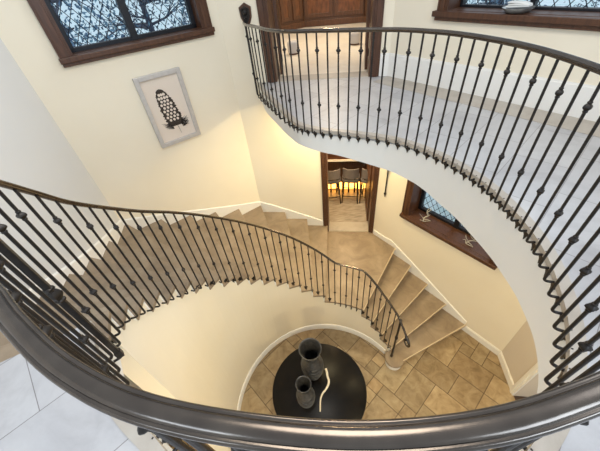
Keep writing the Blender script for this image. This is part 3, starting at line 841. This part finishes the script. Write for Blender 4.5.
for i in range(N_):
    p, q = 4*i, 4*i+4; F += [(p, p+1, q+1, q), (p+2, q+2, q+3, p+3), (p, q, q+2, p+2), (p+1, p+3, q+3, q+1)]
mb.add(V, F)
for i in range(60):                                  # loose barbs at the base and sides
    v = rnd.uniform(bot-.035, bot+.05) if i < 60 else rnd.uniform(bot, tip-.06); sg = rnd.choice((-1, 1)); w = halfw(max(v, bot+.02))
    x0 = sg*w*.7; x1 = sg*(w+rnd.uniform(.02, .085)); dv = rnd.uniform(-.02, .045)
    mb.tube([TF(x0, v, -.017), TF((x0+x1)/2, v+dv*.3, -.017), TF(x1, v+dv, -.017)], [.009, .007, .003], 5, flat=.3)
mb.tube([TF(.0, bot+.05, -.0172), TF(.004, bot-.05, -.0172), TF(.0, bot-.115, -.0172)], [.007, .006, .004], 6, flat=.3)
fe = PB(mb, 'feather', M['ink'])
mb = MB()
for row in range(9):
    v = bot+.085+row*.041; w = halfw(v)
    for x in ([-.72, -.25, .25, .72] if row % 2 else [-.5, 0, .5]):
        if w < .04 and abs(x) > .3: continue
        mb.lathe([(0, .0004), (.0115, .0004), (.0115, 0)], 12, T=lambda p: TF(x*w*.92+p.x*(1.40 if w > .05 else .8), v+p.y*1.5, -.0176-p.z))
PB(mb, 'spots', M['paper'], fe)
PB(MB().box(s0+f-.004, -.030, zb+f-.004, s1-f+.004, -.027, zt-f+.004, FA), 'picture_glass', M['clear'])

# ------------------------------------------------------------------ things on the window sills
def branch(p, rz, seed, label):
    r_ = random.Random(seed)
    o = tag(empty('driftwood_sculpture', p, rz), label, 'sculpture'); mb = MB()
    main = catmull([Vector(q) for q in [(-.10, -.03, .014), (-.04, .02, .05), (.03, -.01, .12), (.02, .04, .20), (.07, .03, .27)]], .012)
    n = len(main); mb.tube(main, [.013*(1-.5*i/n) for i in range(n)], 8)
    for (i0, q) in ((.2, (-.13, .06, .16)), (.35, (.13, .02, .05)), (.55, (-.07, -.02, .24)), (.7, (.12, .06, .22)), (.0, (-.16, .0, .05)), (.15, (.04, -.09, .012))):
        a = main[int(i0*(n-1))]; b = Vector(q)+Vector((r_.uniform(-.02, .02), r_.uniform(-.02, .02), r_.uniform(-.0, .02)))
        m_ = (a+b)/2+Vector((r_.uniform(-.03, .03), r_.uniform(-.03, .03), .02)); tw = catmull([a, m_, b], .012); k = len(tw)
        mb.tube(tw, [.010*(1-.6*j/k) for j in range(k)], 7)
    mb.tube([(-.1, -.03, .0075), (.04, -.09, .0075)], .007, 6)
    mb.v = [tuple(c*.8 for c in p) for p in mb.v]
    mb.build('branches', M['coral'], o, smooth=True)
ZSL = WCL[2]+.005
branch(FC(Vector((-1.93, .12, ZSL))), R(20), 1, 'pale forked driftwood sculpture at the left end of the lower dark window sill')
branch(FC(Vector((-1.10, .12, ZSL))), R(-30), 4, 'pale forked driftwood sculpture towards the right end of the lower dark window sill')
ZSU = WCU[2]+.005
bp = FC(Vector((-1.525, .03, ZSU)))
bw = MB().lathe([(0, .006), (.08, .0), (.10, .0), (.145, .035), (.155, .05), (.147, .05), (.136, .038), (.09, .012), (0, .012)], 36, rmod=lambda a, z: 1+.05*math.cos(2*a)).build('dish', M['pewter'], smooth=True, loc=bp, angle=50)
bw.scale = (.88, .88, .88); bw.rotation_euler.z = R(-30); tag(bw, 'shallow grey dish on the upper right window sill', 'dish')
mb = MB(); cl = []
for k in range(3):
    mb.prism([((.125-.010*k)*math.copysign(abs(math.cos(t))**.4, math.cos(t)), (.07-.006*k)*math.copysign(abs(math.sin(t))**.4, math.sin(t))) for t in [2*PI*i/28 for i in range(28)]], .052+.016*k, .052+.016*k+.0145, T=lambda p: Vector((p.x+.01*math.sin(k*2.1), p.y+.008*math.cos(k*1.7), p.z+.006*math.sin(p.x*18+k))))
nk = mb.build('napkin', M['cloth'], loc=bp, bevel=.006); nk.scale = (.88, .88, .88); nk.rotation_euler.z = R(-56)
tag(nk, 'folded white napkins laid across the grey dish on the upper right sill', 'napkin')

# ------------------------------------------------------------------ outside
structure(MB().box(-160, -60, -.12, 160, 220, -.09).build('ground', M['lawn']))
def tree(p, H, crown, seed, nl, label, m='leaf', low=.35):
    rn = random.Random(seed); o = tag(empty('garden_tree', (*p, -.085)), label, 'tree', 'trees in the garden outside the windows')
    mb = MB(); mb.tube([(0, 0, 0), (.05, .03, H*.35), (-.04, .02, H*.7), (.02, 0, H*.97)], [.16, .12, .08, .02], 8)
    tr = mb.build('trunk', M['bark'], o, smooth=True)
    mb = MB(); tips = []
    for i in range(46):
        z = H*rn.uniform(low*.7, .95); a = rn.uniform(0, 2*PI); l = crown*rn.uniform(.6, 1.05)*(1-.4*abs(z/H-.5)); e_ = Vector((l*math.cos(a), l*math.sin(a), z+l*rn.uniform(.0, .5)))
        m_ = Vector((e_.x*.5, e_.y*.5, z+(e_.z-z)*.3)); mb.tube([(0, 0, z), m_, e_], [.045, .03, .012], 5); tips += [e_, m_, (m_+e_)/2]
        for k in range(3):
            q = e_+Vector((rn.uniform(-.6, .6), rn.uniform(-.6, .6), rn.uniform(-.3, .6))); mb.tube([m_, (m_+q)/2+Vector((0, 0, .05)), q], [.018, .012, .006], 4); tips.append(q)
    mb.build('branches', M['bark'], o)
    V, F = [], []
    for i in range(nl):
        c = rn.choice(tips)+Vector((rn.gauss(0, .28), rn.gauss(0, .28), rn.gauss(0, .28))); s = rn.uniform(.022, .06)
        u = Vector((rn.gauss(0, 1), rn.gauss(0, 1), rn.gauss(0, 1))).normalized(); v = u.orthogonal().normalized()
        k = len(V); V += [c-u*s*1.4, c+v*s*.6, c+u*s*1.4, c-v*s*.6]; F.append((k, k+1, k+2, k+3))
    tag(MB().add(V, F).build('foliage', M[m], o), kind='stuff')
wa = FA(Vector((1.1, 0, 0)))
def off(base, n, dist, side): return (base.x+n[0]*dist+n[1]*side, base.y+n[1]*dist-n[0]*side)
dirA = Vector((wa.x, wa.y, 0)).normalized(); dA = (dirA.x, dirA.y)
for k, (d, s, H, cr, nl, lab, m) in enumerate([(4.5, -1.5, 7.0, 1.1, 4200, 'bluish bushy tree close outside the left pane of the tall left window', 'leaf'), (8.0, .4, 7.5, 1.5, 2200, 'dark bushy tree behind the middle bar of the tall left window', 'leaf2'),
                                               (5.5, 2.0, 6.8, 1.1, 4200, 'bluish tree outside the right pane of the tall left window', 'leaf'), (14, -4.5, 8, 1.9, 2600, 'dark tree standing far off behind the left pane of the tall left window', 'leaf2'), (14, 3.6, 8, 1.9, 2600, 'pale tree standing far off behind the right pane of the tall left window', 'leaf')]):
    tree(off(wa, dA, d, s), H, cr, 20+k, nl, lab, m)
wc = FC(Vector((-1.3, 0, 0))); dirC = Vector((wc.x, wc.y, 0)).normalized(); dC_ = (dirC.x, dirC.y)
for k, (d, s, H, cr, nl, lab, m) in enumerate([(8.5, -1.3, 7, 1.3, 3000, 'blue green tree outside the left part of the upper right window', 'leaf'), (12, 2.0, 7.5, 1.5, 3000, 'dark tree outside behind the dish on the upper right sill', 'leaf2'), (7.5, 4.4, 7, 1.3, 3000, 'blue green tree outside the right end of the upper right window', 'leaf')]):
    tree(off(wc, dC_, d, s), H, cr, 40+k, nl, lab, m)
tree(off(wc, dC_, 3.4, .5), 1.5, .7, 60, 1500, 'low bluish shrub just outside the lower dark window', 'leaf', low=.1)

# ------------------------------------------------------------------ light
w = bpy.data.worlds.new('World'); sc.world = w; w.use_nodes = True
N, L = w.node_tree.nodes, w.node_tree.links; bg = N['Background']
bg.inputs[0].default_value = (.84, .92, 1.0, 1); bg.inputs[1].default_value = .68
def area(name, loc, size, energy, col, rot=(0, 0, 0)):
    l = bpy.data.lights.new(name, 'AREA'); l.shape = 'DISK'; l.size = size; l.energy = energy; l.color = col
    o = bpy.data.objects.new(name, l); COL.objects.link(o); o.location = loc; o.rotation_euler = rot; return o
def point(name, loc, energy, col, rad=.08):
    l = bpy.data.lights.new(name, 'POINT'); l.energy = energy; l.color = col; l.shadow_soft_size = rad
    o = bpy.data.objects.new(name, l); COL.objects.link(o); o.location = loc; return o
WARM = (1, .81, .45)
def fill_light(name, loc, sx, sy, energy, col, target):
    l = bpy.data.lights.new(name, 'AREA'); l.shape = 'RECTANGLE'; l.size = sx; l.size_y = sy; l.energy = energy; l.color = col
    o = bpy.data.objects.new(name, l); COL.objects.link(o); o.location = loc
    o.rotation_euler = (Vector(target)-Vector(loc)).to_track_quat('-Z', 'Y').to_euler()
fill_light('daylight_fill', (2.6, -2.2, 6.6), 1.6, 1.8, 70, (.68, .83, 1), (-1.5, 2.4, 3.6))  # added area lamps behind the camera, for unseen windows and rail highlights
fill_light('daylight_fill', (-2.3, -1.9, 6.7), 1.4, 1.8, 55, (.66, .82, 1), (2.0, 2.4, 4.0))
area('overhead_fill', (.3, 1.5, 7.6), 1.6, 60, (1, .93, .82))  # unseen overhead lamp, added for general light and reflections
for i, (x, y, e_) in enumerate([(2.35, 2.9, 11), (2.3, .6, 9), (-.3, -.9, 46), (1.3, -.9, 38), (1.0, 4.0, 22), (.25, 4.25, 22), (-1.9, -.6, 11)]):
    area('downlight', (x, y, ZU-.215), .16, e_, WARM if x > -1.5 else (1, .50, .13))
point('bar_room_lamp', FB(Vector((um, 2.6, ZU+2.0))), 110, (1, .78, .50), .15)
point('lower_room_lamp', FB(Vector((lm, .80, 2.8))), 50, (1, .75, .45), .12)
point('hall_passage_lamp', FE(Vector((e0+.5, 1.2, 2.2))), 20, WARM, .1)

sl = bpy.data.lights.new('sun', 'SUN'); sl.energy = 1.1; sl.angle = R(40); sl.color = (.90, .95, 1)
so = bpy.data.objects.new('sun', sl); COL.objects.link(so); so.location = (6, 4, 9)
so.rotation_euler = Vector((-4.5, -1.6, -2.9)).to_track_quat('-Z', 'Y').to_euler()

# ------------------------------------------------------------------ camera
f_px = 297.0
dv = Vector((338-300, 553-225.5, f_px)).normalized()               # the plumb direction in the picture
zc = Vector((0, 0, 1)); Fv = (zc-dv*zc.dot(dv)).normalized(); Rv = dv.cross(Fv)
if Rv.x < 0: Rv = -Rv
wx = lambda c: Vector((Rv[c], Fv[c], -dv[c]))
X, Y, Z = wx(0), -wx(1), -wx(2)
mt = Matrix(((X.x, Y.x, Z.x, 0), (X.y, Y.y, Z.y, 0), (X.z, Y.z, Z.z, ZC), (0, 0, 0, 1)))
cam = bpy.data.cameras.new('camera'); co = bpy.data.objects.new('camera', cam); COL.objects.link(co); co.matrix_world = mt
cam.sensor_width = 36; cam.lens = 36*f_px/600; cam.clip_start = .02; cam.clip_end = 500
sc.camera = co
sc.view_settings.view_transform = 'Standard'; sc.view_settings.look = 'None'; sc.view_settings.gamma = 1; sc.view_settings.exposure = 0.3
